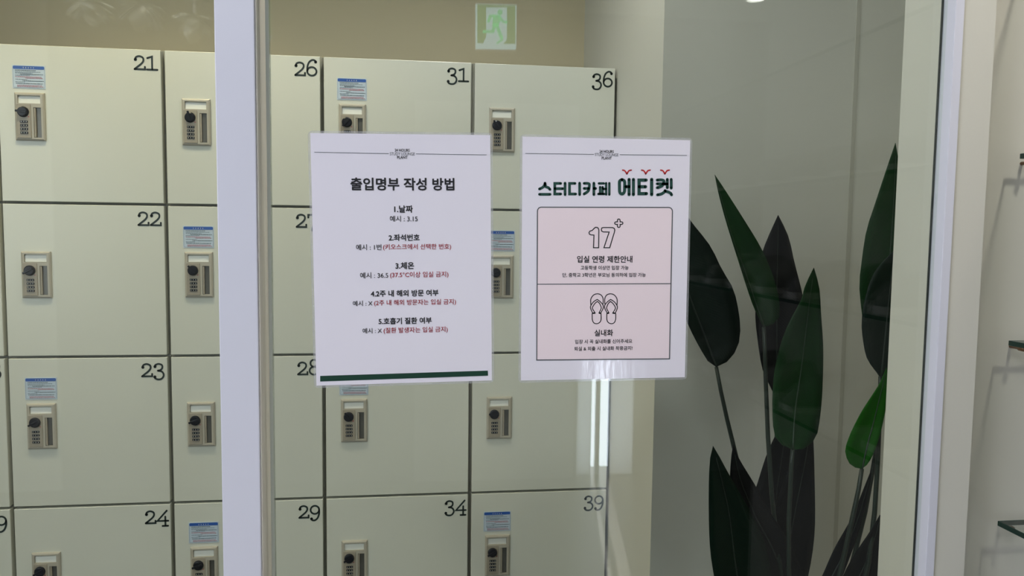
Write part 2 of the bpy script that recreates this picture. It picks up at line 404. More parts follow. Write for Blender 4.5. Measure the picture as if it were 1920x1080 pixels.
# knob: turned disc with a pointer nib
def knob_mesh():
    bm = bmesh.new(); n = 28; rings = []
    for rr, yy in ((.0112, 0), (.0112, -.003), (.0104, -.0038), (.0100, -.0085), (.0085, -.0098), (.0005, -.0100)):
        rings.append([bm.verts.new((rr*math.cos(2*math.pi*k/n), yy, rr*math.sin(2*math.pi*k/n))) for k in range(n)])
    for i in range(len(rings)-1):
        for k in range(n): bm.faces.new([rings[i][k], rings[i][(k+1) % n], rings[i+1][(k+1) % n], rings[i+1][k]])
    bm_box(bm, -.0135, .009, -.0125, -.008, -.0022, .0022, .0009, 2)
    bmesh.ops.recalc_face_normals(bm, faces=bm.faces)
    me = bpy.data.meshes.new('dial_knob'); bm.to_mesh(me); bm.free(); me.materials.append(MT['knob']); return me
KNOB = knob_mesh()
def wheel_mesh():
    bm = bmesh.new(); bm_box(bm, -.0076, .0076, -.0018, .0006, -.0023, .0023, .0007, 2)
    bmesh.ops.recalc_face_normals(bm, faces=bm.faces)
    me = bpy.data.meshes.new('code_wheel'); bm.to_mesh(me); bm.free(); me.materials.append(MT['knob'])
    me.materials.append(MT['wheel_digit'])
    bm = bmesh.new(); bm.from_mesh(me)
    for cx in (-.005, 0, .005):
        q = [bm.verts.new((cx+dx, -.00195, dz)) for dx, dz in ((-.0006, -.0011), (.0006, -.0011), (.0006, .0011), (-.0006, .0011))]
        f = bm.faces.new(q); f.material_index = 1
    bm.to_mesh(me); bm.free(); return me
WHEEL = wheel_mesh()
def link(name, me, parent, loc=(0, 0, 0), roty=0):
    o = bpy.data.objects.new(name, me); COL.objects.link(o); o.parent = parent; o.location = loc; o.rotation_euler = (0, roty, 0); return o
def mkmesh(name, bm, m):
    bmesh.ops.recalc_face_normals(bm, faces=bm.faces); me = bpy.data.meshes.new(name); bm.to_mesh(me); bm.free(); me.materials.append(m); return me
bm = bmesh.new(); bm_box(bm, DX0, DX1, 0, .018, DZ0, DZ1, .0012, 2); DOOR = mkmesh('door', bm, MT['locker'])
def carcass():
    bm = bmesh.new(); y0, y1 = .0195, .37; t = .012; a, b, c, d = .0004, CW-.0004, -CH+.0003, -.0003
    bm_box(bm, a, a+t, y0, y1, c, d); bm_box(bm, b-t, b, y0, y1, c, d)
    bm_box(bm, a+t, b-t, y0, y1, d-t, d); bm_box(bm, a+t, b-t, y0, y1, c, c+t); bm_box(bm, a+t, b-t, y1-.006, y1, c+t, d-t)
    return mkmesh('carcass', bm, MT['locker_in'])
CARC = carcass()
# notice sticker
def flat(name, rects, y, m, parent=None):
    i = Ink()
    for (x0, x1, z0, z1) in rects: i.poly([(x0, z0), (x1, z0), (x1, z1), (x0, z1)])
    me = bpy.data.meshes.new(name); me.from_pydata([(p.x, y, p.y) for p in i.v], [], i.f); me.update(); me.materials.append(m); return me
SWD, SHT = .0655, .0485
bm = bmesh.new(); bm_box(bm, 0, SWD, -.0006, 0, -SHT, 0); 
ST_BASE = mkmesh('notice_sticker', bm, MT['sticker'])
def rr2(x0, x1, z0, z1, r, n=4):
    P = []
    for cx, cz, a0 in ((x1-r, z1-r, 0), (x0+r, z1-r, 90), (x0+r, z0+r, 180), (x1-r, z0+r, 270)):
        for k in range(n+1):
            a = math.radians(a0+90*k/n); P.append((cx+r*math.cos(a), cz+r*math.sin(a)))
    return P
def loopmesh(name, ink, y, m):
    me = bpy.data.meshes.new(name); me.from_pydata([(p.x, y, p.y) for p in ink.v], [], ink.f); me.update(); me.materials.append(m); return me
ik = Ink(); ik.stroke(rr2(.0018, SWD-.0018, -SHT+.0018, -.0018, .0025), .0005, closed=True); ST_LINE = loopmesh('border_line', ik, -.0009, MT['sticker_text'])
ik = Ink(); ik.poly(rr2(.0018, SWD-.0018, -.0083, -.0018, .002)); ST_BAND = loopmesh('header_band', ik, -.0010, MT['sticker_blue'])
random.seed(3)
def words(x0, x1, z, h):
    out = []; x = x0
    while x < x1-.001:
        w = random.uniform(.0012, .0042); w = min(w, x1-x); out.append((x, x+w, z-h/2, z+h/2)); x += w+random.uniform(.0004, .0009)
    return out
ST_HEAD = flat('header_text', [r for c in (.0225, .0275, .0325, .0375, .0425) for r in ((c-.0011, c+.0011, -.0062, -.0058), (c-.0002, c+.0002, -.0065, -.004), (c-.0009, c+.0009, -.0045, -.0041))], -.0012, MT['card'])
g, bo, rd = [], [], []
for k, (z, kind, a, b) in enumerate([(-.0108, 'h', .006, .048), (-.0140, 'g', .006, .056), (-.0166, 'g', .006, .04), (-.0190, 'b', .016, .061), (-.0213, 'm', .006, .036), (-.0243, 'r', .006, .058), (-.0268, 'r', .026, .060), (-.0296, 'g', .006, .030), (-.0326, 'b', .02, .062), (-.035, 'g', .006, .026), (-.0382, 'b', .007, .060), (-.0420, 'r', .009, .060), (-.0446, 'r', .009, .061)]):
    {'h': bo, 'g': g, 'b': bo, 'm': g, 'r': rd}[kind].extend(words(a, b, z, .0013))
ST_G = flat('printed_text', g, -.0011, MT['sticker_text']); ST_B = flat('printed_text', bo, -.0011, MT['sticker_bold']); ST_R = flat('printed_text', rd, -.0011, MT['sticker_red'])
# numerals: typewriter strokes, x-height 1, old-style ascenders and descenders
def ell(cx, cy, rx, ry, a0=0, a1=360, n=22):
    return [(cx+rx*math.cos(math.radians(a0+(a1-a0)*k/n)), cy+ry*math.sin(math.radians(a0+(a1-a0)*k/n))) for k in range(n+1)]
DG = {
 '0': [('s', ell(.43, .5, .36, .46))],
 '1': [('l', [(.10, .86), (.44, .97), (.44, .05)]), ('l', [(.06, .05), (.82, .05)])],
 '2': [('s', smooth_path([(.13, .73), (.19, .89), (.42, .97), (.67, .88), (.72, .68), (.60, .48), (.34, .26), (.08, .06)])), ('l', [(.08, .05), (.82, .05), (.82, .23)]), ('b', (.15, .73))],
 '3': [('s', smooth_path([(.13, .77), (.20, .90), (.42, .97), (.66, .88), (.68, .66), (.56, .52), (.36, .46)])), ('s', smooth_path([(.36, .46), (.60, .42), (.76, .25), (.76, .04), (.60, -.15), (.36, -.19), (.16, -.12), (.10, .0)])), ('b', (.15, .77)), ('b', (.12, .0))],
 '4': [('l', [(.78, .98), (.06, .20), (.88, .20)]), ('l', [(.66, .52), (.66, -.19)]), ('l', [(.44, -.19), (.86, -.19)])],
 '5': [('l', [(.70, .96), (.20, .96), (.16, .45)]), ('s', smooth_path([(.16, .45), (.42, .55), (.70, .40), (.74, .12), (.56, -.14), (.30, -.18), (.10, -.05)])), ('b', (.12, -.05))],
 '6': [('s', ell(.44, .36, .35, .31)), ('s', smooth_path([(.75, 1.05), (.66, 1.16), (.46, 1.18), (.24, 1.02), (.11, .70), (.09, .38)])), ('b', (.73, 1.05))],
 '7': [('l', [(.08, .76), (.08, .96), (.82, .96)]), ('s', smooth_path([(.82, .96), (.60, .50), (.44, .10), (.38, -.20)]))],
 '8': [('s', ell(.43, .90, .27, .27)), ('s', ell(.43, .33, .34, .30))],
 '9': [('s', ell(.42, .64, .34, .32)), ('s', smooth_path([(.76, .64), (.75, .30), (.62, -.02), (.42, -.18), (.22, -.17), (.13, -.06)])), ('b', (.15, -.06))],
}
XH = .0300
def number_ink(txt):
    k = Ink(); lw = .138
    for i, ch in enumerate(txt):
        ox = (i-len(txt))*.90
        for kind, d in DG[ch]:
            if kind == 'b': k.disc((d[0]+ox, d[1]), .115)
            else: k.stroke([(q[0]+ox, q[1]) for q in d], lw, cap=(kind != 'b'))
    return k
def locker(num, col, row, label):
    t = empty('locker', (LX0+col*CW, LOCK_Y, LZT-row*CH), label, 'locker', 'cream numbered lockers')
    link('carcass', CARC, t); link('door', DOOR, t)
    dx = random.uniform(-.0012, .0012); dz = random.uniform(-.0015, .0015)
    lp = (.038+dx, -.0001, -.1035+dz)
    plate = link(LK[0][0], LK[0][1], t, lp); plate.scale = (1, .62, 1)
    for n_, me in LK[1:]: link(n_, me, plate)
    ang = random.choice((-.5, -.5, .9, -.8, -.35, .1)) if num not in (26,) else 1.3
    link('dial_knob', KNOB, plate, (.30*LW, -.0098, -.405*LH), ang)
    for v_ in (.61, .688, .765, .842): link('code_wheel', WHEEL, plate, (.315*LW, -.0102, -v_*LH))
    i = Ink(); i.disc((.475*LW, -.505*LH), .0011); me = bpy.data.meshes.new('marker_dot'); me.from_pydata([(q.x, -.0101, q.y) for q in i.v], [], i.f); me.materials.append(MT['red_ink'])
    link('marker_dot', me, plate)
    k = number_ink(str(num)); sx = XH
    me = bpy.data.meshes.new('number'); me.from_pydata([(CW-.0085+q.x*sx*.95, -.0004, -.0165-XH+q.y*sx) for q in k.v], [], k.f); me.materials.append(MT['ink'])
    o = link('number', me, t); o['label'] = 'dark green printed number %d' % num
    if (num-21) // 5 % 2 == 0 and (num-21) % 5 in (0, 2, 4) or (num-21)//5 % 2 == 1 and (num-21) % 5 in (1, 3):
        st = link('notice_sticker', ST_BASE, t, (.0345+dx*1.5, -.0001, -.046+dz)); st['label'] = 'pale notice sticker with a blue header band'
        for n_, me in (('border_line', ST_LINE), ('header_band', ST_BAND), ('header_text', ST_HEAD), ('printed_text', ST_G), ('printed_text', ST_B), ('printed_text', ST_R)): link(n_, me, st)
LAB = {
 16: 'topmost cream locker of the column cut by the left image edge', 17: 'second-highest cream locker of the column cut by the left image edge',
 18: 'third-highest cream locker cut by the left image edge, ending in 8', 19: 'cream locker at the left image edge ending in a 9, beside locker 24', 20: 'floor-level cream locker at the far left edge',
 21: 'cream locker numbered 21 at the top left, with a notice sticker', 22: 'cream locker numbered 22 with a dial lock and no notice',
 23: 'cream locker numbered 23 in the third row, with a notice sticker', 24: 'cream locker numbered 24 in the bottom visible row', 25: 'floor-level cream locker in the leftmost full column',
 26: 'cream locker numbered 26 behind the white post, in the top row', 27: 'cream locker numbered 27 behind the white post, with a notice sticker',
 28: 'cream locker numbered 28 behind the white post, without a notice', 29: 'cream locker numbered 29 in the bottom visible row behind the post', 30: 'floor-level cream locker behind the white post',
 31: 'cream locker numbered 31 in the top row above the left poster', 32: 'cream locker wholly behind the left poster, under locker 31', 33: 'cream locker peeking out below the left poster, above locker 34',
 34: 'cream locker numbered 34 below the left poster', 35: 'floor-level cream locker beneath the left poster',
 36: 'cream locker numbered 36 at the top right of the lockers', 37: 'cream locker glimpsed between the two posters, with a notice', 38: 'cream locker below the gap between the posters, above locker 39',
 39: 'cream locker numbered 39 at the lower right of the lockers', 40: 'floor-level cream locker at the right end of the row'}
for col in range(-1, 4):
    for row in range(5):
        n = 21+col*5+row; random.seed(n); locker(n, col, row, LAB[n])
PZ = LZT-5*CH
tag(box('locker_plinth', LX0-CW, LX0+4*CW, LOCK_Y+.03, LOCK_Y+.37, 0, PZ, MT['locker_in'], bevel=.002), 'dark plinth board under the row of lockers', 'plinth')

# ------------------------------------------------------------------ glass front
Z0, Z1 = .03, 2.50
def pane(name, x0, x1, label):
    t = empty(name, ((x0+x1)/2, GLASS_Y, Z0), label, 'glass panel'); cx = (x0+x1)/2
    o = box('pane', x0-cx+.0042, x1-cx, 0, .010, 0, Z1-Z0, MT['glass'], t)
    for a, w_ in ((x0-cx, .004),):
        box('polished_edge', a, a+w_, .0002, .0098, 0, Z1-Z0, MT['glass_edge'], t, bevel=.0004, seg=2)
    return t
pane('glass_door', -.1655, .6810, 'clear glass door carrying the two posters')
pane('fixed_glass_light', -1.62, -.2135, 'fixed clear glass panel left of the white post')
t = empty('partition_post', (-.1945, .9365, 0), 'lilac-white upright post between the two glass panes', 'post')
box('post_body', -.2163+.1945, -.1732+.1945, .905-.9365, .968-.9365, 0, CEIL, MT['frame'], t, bevel=.0012)
box('lit_side_strip', -.1731+.1945, -.1716+.1945, .9085-.9365, .9675-.9365, 0, CEIL, MT['post_side_lit'], t, bevel=.0005)  # strip added to carry the warm light on the side face
t = empty('door_frame', (.690, .93, 0), 'bluish white metal door frame at the right edge of the glass', 'door frame')
box('frame_face', .6835-.690, .6960-.690, .9150-.93, .9395-.93, 0, CEIL, MT['frame'], t, bevel=.0008)
box('stop_bead', .6812-.690, .6832-.690, .9373-.93, .9393-.93, 0, CEIL, MT['seal'], t)
tag(box('top_rail', -2.6, .686, .915, .96, Z1+.0005, CEIL-.001, MT['frame'], bevel=.002), 'white head rail above the glass', 'rail')
tag(box('bottom_rail', -2.6, .679, .920, .955, .0005, Z0-.0005, MT['steel'], bevel=.002), 'steel sill rail under the glass', 'rail')
tag(box('end_post', -1.68, -1.6205, .905, .968, .0305, Z1, MT['frame'], bevel=.002), 'white upright post at the far left end of the glass', 'post')
S(box('wall_front_left', -2.6, -1.6805, .90, .97, .0305, Z1, MT['wall_cream']))

# ------------------------------------------------------------------ posters
PY = GLASS_Y-.0016          # front of the paper
LINES = ['24 HOURS', 'STUDY LOUNGE', 'PLANT', '출입명부 작성 방법', '1.날짜', '예시 : 3.15', '2.좌석번호', '예시 : 1번', '(키오스크에서 선택한 번호)', '3.체온', '예시 : 36.5',
         '(37.5°C이상 입실 금지)', '4.2주 내 해외 방문 여부', '예시 : X', '(2주 내 해외 방문자는 입실 금지)', '5.호흡기 질환 여부', '(질환 발생자는 입실 금지)',
         '입실 연령 제한안내', '고등학생 이상만 입장 가능', '단, 중학교 3학년은 부모님 동의하에 입장 가능', '실내화', '입장 시 꼭 실내화를 신어주세요', '퇴실 & 외출 시 실내화 착용금지!']
def typeset():
    """all printed lines laid out once, far apart, then cut back into single lines"""
    c = bpy.data.curves.new('t', 'FONT'); c.resolution_u = 3; c.fill_mode = 'FRONT'; c.space_line = 3.0; c.body = '\n'.join(LINES)
    tmp = bpy.data.scenes.new('type_setting'); o = bpy.data.objects.new('t', c); tmp.collection.objects.link(o)
    with bpy.context.temp_override(scene=tmp, view_layer=tmp.view_layers[0]): dg = bpy.context.evaluated_depsgraph_get()
    ev = o.evaluated_get(dg); me = ev.to_mesh(); out = {}
    for i, ln in enumerate(LINES): out[ln] = ({}, [], [])
    for p in me.polygons:
        y = sum(me.vertices[k].co.y for k in p.vertices)/len(p.vertices); i = max(0, min(len(LINES)-1, round((.3-y)/3.0)))
        idx, vs, fs = out[LINES[i]]; f = []
        for k in p.vertices:
            if k not in idx: idx[k] = len(vs); q = me.vertices[k].co; vs.append(Vector((q.x, q.y+3.0*i)))
            f.append(idx[k])
        fs.append(f)
    ev.to_mesh_clear(); bpy.data.objects.remove(o); bpy.data.curves.remove(c); bpy.data.scenes.remove(tmp)
    return out
TYPE = typeset()
def text_mesh(body, bold):
    _, v0, f0 = TYPE[body]
    vs, fs = [], []
    n = 1 if bold <= 0 else 8
    for k in range(n):       # heavier strokes: the outline overprinted in a small ring
        d = Vector((bold*math.cos(k*math.pi/4), bold*math.sin(k*math.pi/4))) if n > 1 else Vector((0, 0))
        b = len(vs); vs += [Vector((v.x+d.x, v.y+d.y, k*2e-5)) for v in v0]; fs += [[i+b for i in f] for f in f0]
    return vs, fs
class Sheet:
    def __init__(s, name, corners, ang, label, lift, org, sc):
        c = sum((at(x, y, PY) for x, y in corners), Vector())/4
        s.ang = ang; s.c = c; s.org = org; s.sc = sc
        s.root = empty(name, (c.x, PY, c.z), label, 'poster'); s.root.rotation_euler = (0, -ang, 0)
        bpy.context.view_layer.update(); s.inv = s.root.matrix_world.inverted()
        W, H = .210, .297
        # paper curls very slightly away from the glass
        bm = bmesh.new(); nx, nz = 20, 28; R = []
        for j in range(nz+1):
            R.append([bm.verts.new((-W/2+W*i/nx, 0, -H/2+H*j/nz)) for i in range(nx+1)])
        for j in range(nz):
            for i in range(nx): bm.faces.new([R[j][i], R[j][i+1], R[j+1][i+1], R[j+1][i]])
        geo = bmesh.ops.extrude_face_region(bm, geom=bm.faces[:])
        for v in geo['geom']:
            if isinstance(v, bmesh.types.BMVert): v.co.y += .0004
        bm_obj('paper_sheet', bm, MT['paper'], s.root)
        e = .0028; k = Ink(); k.poly(rr2(-W/2-e, W/2+e, -H/2-e, H/2+e, .005))
        o = k.build('laminate_film', lambda q: Vector((q.x, .0007, q.y)), MT['film'], s.root); thicken(o, .0004)
        o['label'] = 'clear laminate margin'
    def loc(s, x, y, d):
        p = s.inv @ at(s.org[0]+x*s.sc, s.org[1]+y*s.sc, PY); return Vector((p.x, -d, p.z))
    def px(s, x, y, d): p = s.inv @ at(x, y, PY); return Vector((p.x, -d, p.z))
    def text(s, body, x0, x1, yc, m, bold=0.0, d=.0004, name='printed_line', h=None):
        vs, fs = text_mesh(body, bold)
        a = min(v.x for v in vs); b = max(v.x for v in vs); lo = min(v.y for v in vs); hi = max(v.y for v in vs)
        P0 = s.loc(x0, yc, d); P1 = s.loc(x1, yc, d); k = (P1.x-P0.x)/(b-a); kz = k
        if h: kz = h*s.sc/F_PX*PY/(hi-lo)
        cz = (P0.z+P1.z)/2
        o = mesh_obj(name, [Vector((P0.x+(v.x-a)*k, -d-(v.z if len(v) > 2 else 0), cz+(v.y-(lo+hi)/2)*kz)) for v in vs], fs, m, s.root); return o
    def ink(s, ink, name, m, d=.0004, px=False):
        return ink.build(name, lambda q: (s.px if px else s.loc)(q.x, q.y, d), m, s.root)
P1 = Sheet('paper_poster', [(582, 250), (919, 255), (922, 711.5), (593.6, 723)], math.radians(.95), 'laminated white notice with five numbered points and a green bottom bar', 0, (570, 240), .4534)
B = MT['black_ink']; Rd = MT['red_ink']; G = MT['grey_ink']
for (x0, y0, x1, y1) in ((43, 100, 350, 106), (463, 107, 755, 111)):
    k = Ink(); k.stroke([(x0, y0), (x1, y1)], 2.0, cap=False); P1.ink(k, 'header_rule', G)
P1.text('24 HOURS', 375, 437, 92, B, .012, name='header_text', h=12); P1.text('STUDY LOUNGE', 355, 458, 107, G, 0, name='header_text', h=12); P1.text('PLANT', 385, 428, 121.5, B, .012, name='header_text', h=12)
P1.text('출입명부 작성 방법', 192, 622, 232, B, .026, name='title_text')
P1.text('1.날짜', 373, 450, 335, B, .024); P1.text('예시 : 3.15', 355, 470, 375, B, .006)
P1.text('2.좌석번호', 350, 478, 453, B, .024); P1.text('예시 : 1번', 215, 320, 493, B, .006); P1.text('(키오스크에서 선택한 번호)', 327, 608, 492.5, Rd, .006)
P1.text('3.체온', 378, 455, 569, B, .024); P1.text('예시 : 36.5', 232, 348, 609, B, .006); P1.text('(37.5°C이상 입실 금지)', 356, 597, 607.5, Rd, .006)
P1.text('4.2주 내 해외 방문 여부', 276, 556, 683, B, .024); P1.text('예시 : X', 202, 283, 725, B, .006); P1.text('(2주 내 해외 방문자는 입실 금지)', 290, 628, 722, Rd, .006)
P1.text('5.호흡기 질환 여부', 308, 528, 797, B, .024); P1.text('예시 : X', 242, 322, 838, B, .006); P1.text('(질환 발생자는 입실 금지)', 329, 594, 836, Rd, .006)
k = Ink(); k.poly([(67, 1025), (760, 1003), (761, 1024), (67, 1048)]); o = P1.ink(k, 'bottom_bar', MT['green_ink']); o['label'] = 'dark green bar'

P2 = Sheet('paper_poster', [(979.5, 259), (1295, 261), (1284, 709), (976, 711)], math.radians(.35), 'laminated etiquette poster with a pink box, big 17+ and flip-flops', 0, (960, 240), .454)
for (x0, y0, x1, y1) in ((55, 105, 338, 109), (445, 110, 722, 113)):
    k = Ink(); k.stroke([(x0, y0), (x1, y1)], 2.0, cap=False); P2.ink(k, 'header_rule', G)
P2.text('24 HOURS', 361, 420, 97, B, .012, name='header_text', h=12); P2.text('STUDY LOUNGE', 342, 439, 110.5, G, 0, name='header_text', h=12); P2.text('PLANT', 370, 411, 124.5, B, .012, name='header_text', h=12)
# pink panel with dark outline
TL, TR_, BR_, BL_ = (105, 326), (662, 327), (650, 953), (102, 958)
def panel_outline(r=16):
    P = []
    for k_ in range(7): a = math.radians(180+90*k_/6); P.append((105+r+r*math.cos(a), 327+r+r*math.sin(a)))
    for k_ in range(7): a = math.radians(270+90*k_/6); P.append((662-r+r*math.cos(a), 328+r+r*math.sin(a)))
    return P+[BR_, BL_]
k = Ink(); k.poly(panel_outline()); o = P2.ink(k, 'pink_panel', MT['pink'], .0002); o['label'] = 'pale pink printed panel'
k = Ink(); k.stroke(panel_outline(), 4.2, closed=True); P2.ink(k, 'panel_outline', G, .0004)
k = Ink(); k.stroke([(105, 645), (655, 642.5)], 3.2, cap=False); P2.ink(k, 'panel_divider', G, .0005)
P2.text('입실 연령 제한안내', 268, 497, 542, B, .022); P2.text('고등학생 이상만 입장 가능', 283, 481, 577, B, .012); P2.text('단, 중학교 3학년은 부모님 동의하에 입장 가능', 208, 552, 607, B, .012)
P2.text('실내화', 340, 417, 846, B, .022); P2.text('입장 시 꼭 실내화를 신어주세요', 260, 496, 881, B, .012); P2.text('퇴실 & 외출 시 실내화 착용금지!', 257, 497, 910, B, .012)
# rounded bold title traced as strokes (crop origin 980,260, six crop pixels per photo pixel)
def tp(pts): return [(980+x/6, 260+y/6) for x, y in pts]
def strokes(ps, w, name):
    k = Ink()
    for q in ps: k.stroke(tp(q), w/6)
    P2.ink(k, name, MT['teal_ink'], .0004, px=True)
w1_, w2_ = 30, 36
strokes([smooth_path([(250, 500), (246, 520), (225, 548), (188, 566)]), smooth_path([(250, 505), (262, 540), (290, 552), (307, 572)]), [(188, 626), (308, 626)]], w1_, 'title_syllable')
strokes([[(428, 503), (360, 503), (360, 622), (428, 622)], [(362, 562), (452, 562)], [(476, 500), (476, 630)]], w1_, 'title_syllable')
strokes([[(588, 503), (526, 503), (526, 622), (596, 622)], [(640, 500), (640, 630)]], w1_, 'title_syllable')
strokes([smooth_path([(690, 503), (730, 503), (748, 512), (748, 545), (735, 590), (690, 622)]), [(690, 560), (740, 560)], [(800, 500), (800, 630)], [(800, 560), (820, 560)]], w1_, 'title_syllable')
strokes([[(856, 503), (912, 503)], [(850, 622), (916, 622)], [(870, 545), (870, 620)], [(898, 545), (898, 620)], [(938, 500), (938, 628)], [(974, 500), (974, 630)], [(905, 565), (936, 565)]], 26, 'title_syllable')
strokes([smooth_path([(1116, 460), (1144, 480), (1146, 540), (1142, 600), (1116, 622), (1092, 602), (1088, 540), (1090, 480), (1116, 460)]), [(1196, 458), (1196, 630)], [(1245, 458), (1245, 630)], [(1160, 540), (1196, 540)]], 34, 'title_syllable')
strokes([[(1388, 466), (1308, 466), (1308, 618), (1392, 618)], [(1310, 541), (1382, 541)], [(1450, 458), (1450, 630)]], w2_, 'title_syllable')
strokes([smooth_path([(1512, 466), (1560, 464), (1586, 474), (1584, 505), (1560, 535), (1512, 552)]), [(1512, 508), (1580, 508)], [(1626, 458), (1626, 552)], [(1670, 458), (1670, 556)], [(1596, 510), (1626, 510)],
         smooth_path([(1600, 585), (1592, 600), (1560, 622), (1516, 632)]), smooth_path([(1604, 590), (1636, 600), (1664, 615), (1674, 632)])], 32, 'title_syllable')
for cx in (1171, 1384, 1599):
    k = Ink(); k.stroke(tp(smooth_path([(cx-48, 354), (cx-22, 362), (cx, 398)])), 2.4); k.stroke(tp(smooth_path([(cx+50, 354), (cx+22, 362), (cx, 398)])), 2.4)
    P2.ink(k, 'red_tick', MT['red_mark'], .0004, px=True)
# outlined 17+ (crop origin 1000,380 scale 6.748)
def sp(pts): return [(1000+x/6.748, 380+y/6.748) for x, y in pts]
def outl(pts, name, w=1.9):
    k = Ink(); k.stroke(sp(pts), w, closed=True); P2.ink(k, name, B, .0004, px=True)
outl([(760, 570), (766, 410), (730, 408), (708, 398), (703, 378), (715, 360), (745, 350), (768, 325), (785, 312), (806, 313), (822, 325), (828, 345), (825, 570)], 'outlined_numeral')
outl([(892, 570), (958, 372), (885, 370), (864, 360), (860, 340), (866, 320), (885, 315), (1000, 315), (1022, 325), (1030, 345), (1024, 375), (965, 570)], 'outlined_numeral')
outl([(1063, 225), (1068, 211), (1080, 207), (1092, 211), (1097, 225), (1097, 243), (1116, 243), (1128, 248), (1132, 259), (1128, 270), (1116, 275), (1097, 275), (1097, 296), (1092, 310), (1080, 314), (1068, 310), (1063, 296), (1063, 275), (1044, 275), (1032, 270), (1028, 259), (1032, 248), (1044, 243), (1063, 243)], 'outlined_plus')
# flip-flops (crop origin 1000,530 scale 5.683)
def fp(pts): return [(1000+x/5.683, 530+y/5.683) for x, y in pts]
for mir in (0, 1):
    f = (lambda pts: fp([(1503-x, y) for x, y in pts])) if mir else fp
    k = Ink(); w = 1.7
    k.stroke(f(smooth_path([(612, 235), (612, 175), (640, 132), (682, 118), (722, 132), (742, 170), (742, 225)])), w)
    k.stroke(f(smooth_path([(626, 330), (628, 395), (645, 428), (673, 437), (702, 426), (720, 395), (720, 325)])), w)
    k.stroke(f(smooth_path([(680, 178), (640, 205), (612, 245), (610, 275), (632, 325)])), w); k.stroke(f(smooth_path([(680, 178), (715, 205), (742, 240), (742, 275), (715, 325)])), w)
    k.stroke(f(smooth_path([(682, 200), (655, 222), (630, 262), (634, 285), (655, 318)])), w); k.stroke(f(smooth_path([(682, 200), (705, 222), (722, 262), (718, 285), (700, 318)])), w)
    k.stroke(f([(632, 325), (655, 324)]), w*1.6); k.stroke(f([(702, 324), (716, 325)]), w*1.6)
    P2.ink(k, 'flip_flop_drawing', B, .0004, px=True)

# ------------------------------------------------------------------ plant in the nook
PB = Vector((.70, 1.24, .30))
plant = empty('potted_plant', (PB.x, PB.y, 0), 'tall leafy plant with broad paddle leaves in the nook behind the glass', 'plant')
def resample(pts, n):
    pts = [Vector((p[0], p[1])) for p in pts]; pts = smooth_path(pts, 8)
    L = [0]
    for i in range(1, len(pts)): L.append(L[-1]+(pts[i]-pts[i-1]).length)
    out = []; j = 0
    for k in range(n+1):
        d = L[-1]*k/n
        while j < len(L)-2 and L[j+1] < d: j += 1
        s = (d-L[j])/max(1e-9, L[j+1]-L[j]); out.append(pts[j].lerp(pts[j+1], s))
    return out
def leaf(base, tip, left, right, mid, Y0, Y1, m, fold=.012, bend=.02, rib=True, stem=None):
    """outline traced base to tip; Y0 depth at the base, Y1 at the tip; folds along the midrib"""
    n = 18
    Lp = resample([base]+left+[tip], n); Rp = resample([base]+right+[tip], n); Mp = resample([base]+mid+[tip], n)
    V = []; Fc = []; UV = []; cols = (-1, -.66, -.33, 0, .33, .66, 1)
    for i in range(n+1):
        t = i/n
        for s in cols:
            q = Mp[i].lerp(Lp[i] if s < 0 else Rp[i], abs(s))
            Y = Y0+(Y1-Y0)*t+bend*math.sin(math.pi*t)-fold*abs(s)*(1.0-.5*t)*math.sin(math.pi*min(1, t*1.1+.05))
            p = at(q.x, q.y, Y); V.append(p-Vector((PB.x, PB.y, 0))); UV.append((s*.5+.5, t*2.2+abs(s)*.25))
    c = len(cols)
    for i in range(n):
        for j in range(c-1): Fc.append([i*c+j, i*c+j+1, (i+1)*c+j+1, (i+1)*c+j])
    o = mesh_obj('leaf', V, Fc, m, plant, True)
    ul = o.data.uv_layers.new(name='UV')
    for lp in o.data.loops: ul.data[lp.index].uv = UV[lp.vertex_index]
    thicken(o, .0012)
    if rib:
        bm = bmesh.new(); pts = [V[i*c+3]+Vector((0, -.0012, 0)) for i in range(0, n)]
        tube(bm, pts, .0016, 6, .0005); bm_obj('midrib', bm, MT['midrib'] if m not in (MT['leaf_black'], MT['leaf_dark']) else MT['stem'], o, True)
    b3 = at(base[0], base[1], Y0)
    e3 = Vector((PB.x+random.uniform(-.03, .03), PB.y+random.uniform(-.03, .03), PB.z))
    pts = [b3]+[at(x, y, Y0) for x, y in (stem or [])]
    l0 = pts[-1]; N = 8
    d0 = (pts[-1]-pts[-2]) if len(pts) > 1 else Vector((0, 0, -1))
    ln = (e3-l0).length; h0 = l0+d0.normalized()*ln*.4; h1 = e3+Vector((0, 0, 1))*ln*.35
    for i in range(1, N+1):
        t = i/N; pts.append((1-t)**3*l0+3*(1-t)**2*t*h0+3*(1-t)*t*t*h1+t**3*e3)
    bm = bmesh.new(); tube(bm, [p_-Vector((PB.x, PB.y, 0)) for p_ in pts], .0034, 8, .0055); bm_obj('stalk', bm, MT['stem'], plant, True)
LG, LB, LD, LK_ = MT['leaf_green'], MT['leaf_bright'], MT['leaf_dark'], MT['leaf_black']
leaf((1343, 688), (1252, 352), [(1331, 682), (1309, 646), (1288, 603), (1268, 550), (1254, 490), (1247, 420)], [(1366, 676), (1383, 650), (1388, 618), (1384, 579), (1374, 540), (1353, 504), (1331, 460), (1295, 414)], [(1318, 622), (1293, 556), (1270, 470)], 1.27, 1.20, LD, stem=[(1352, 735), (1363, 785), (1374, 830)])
leaf((1432, 613), (1340, 327), [(1415, 579), (1403, 546), (1381, 477), (1362, 416), (1348, 365)], [(1441, 612.6), (1457, 602), (1462, 584), (1459, 554), (1448, 513), (1426, 463), (1392, 407), (1362, 360)], [(1412, 556), (1396, 508), (1376, 455), (1355, 385)], 1.22, 1.17, LG, fold=.01, stem=[(1434, 660), (1436, 721), (1440, 820)])
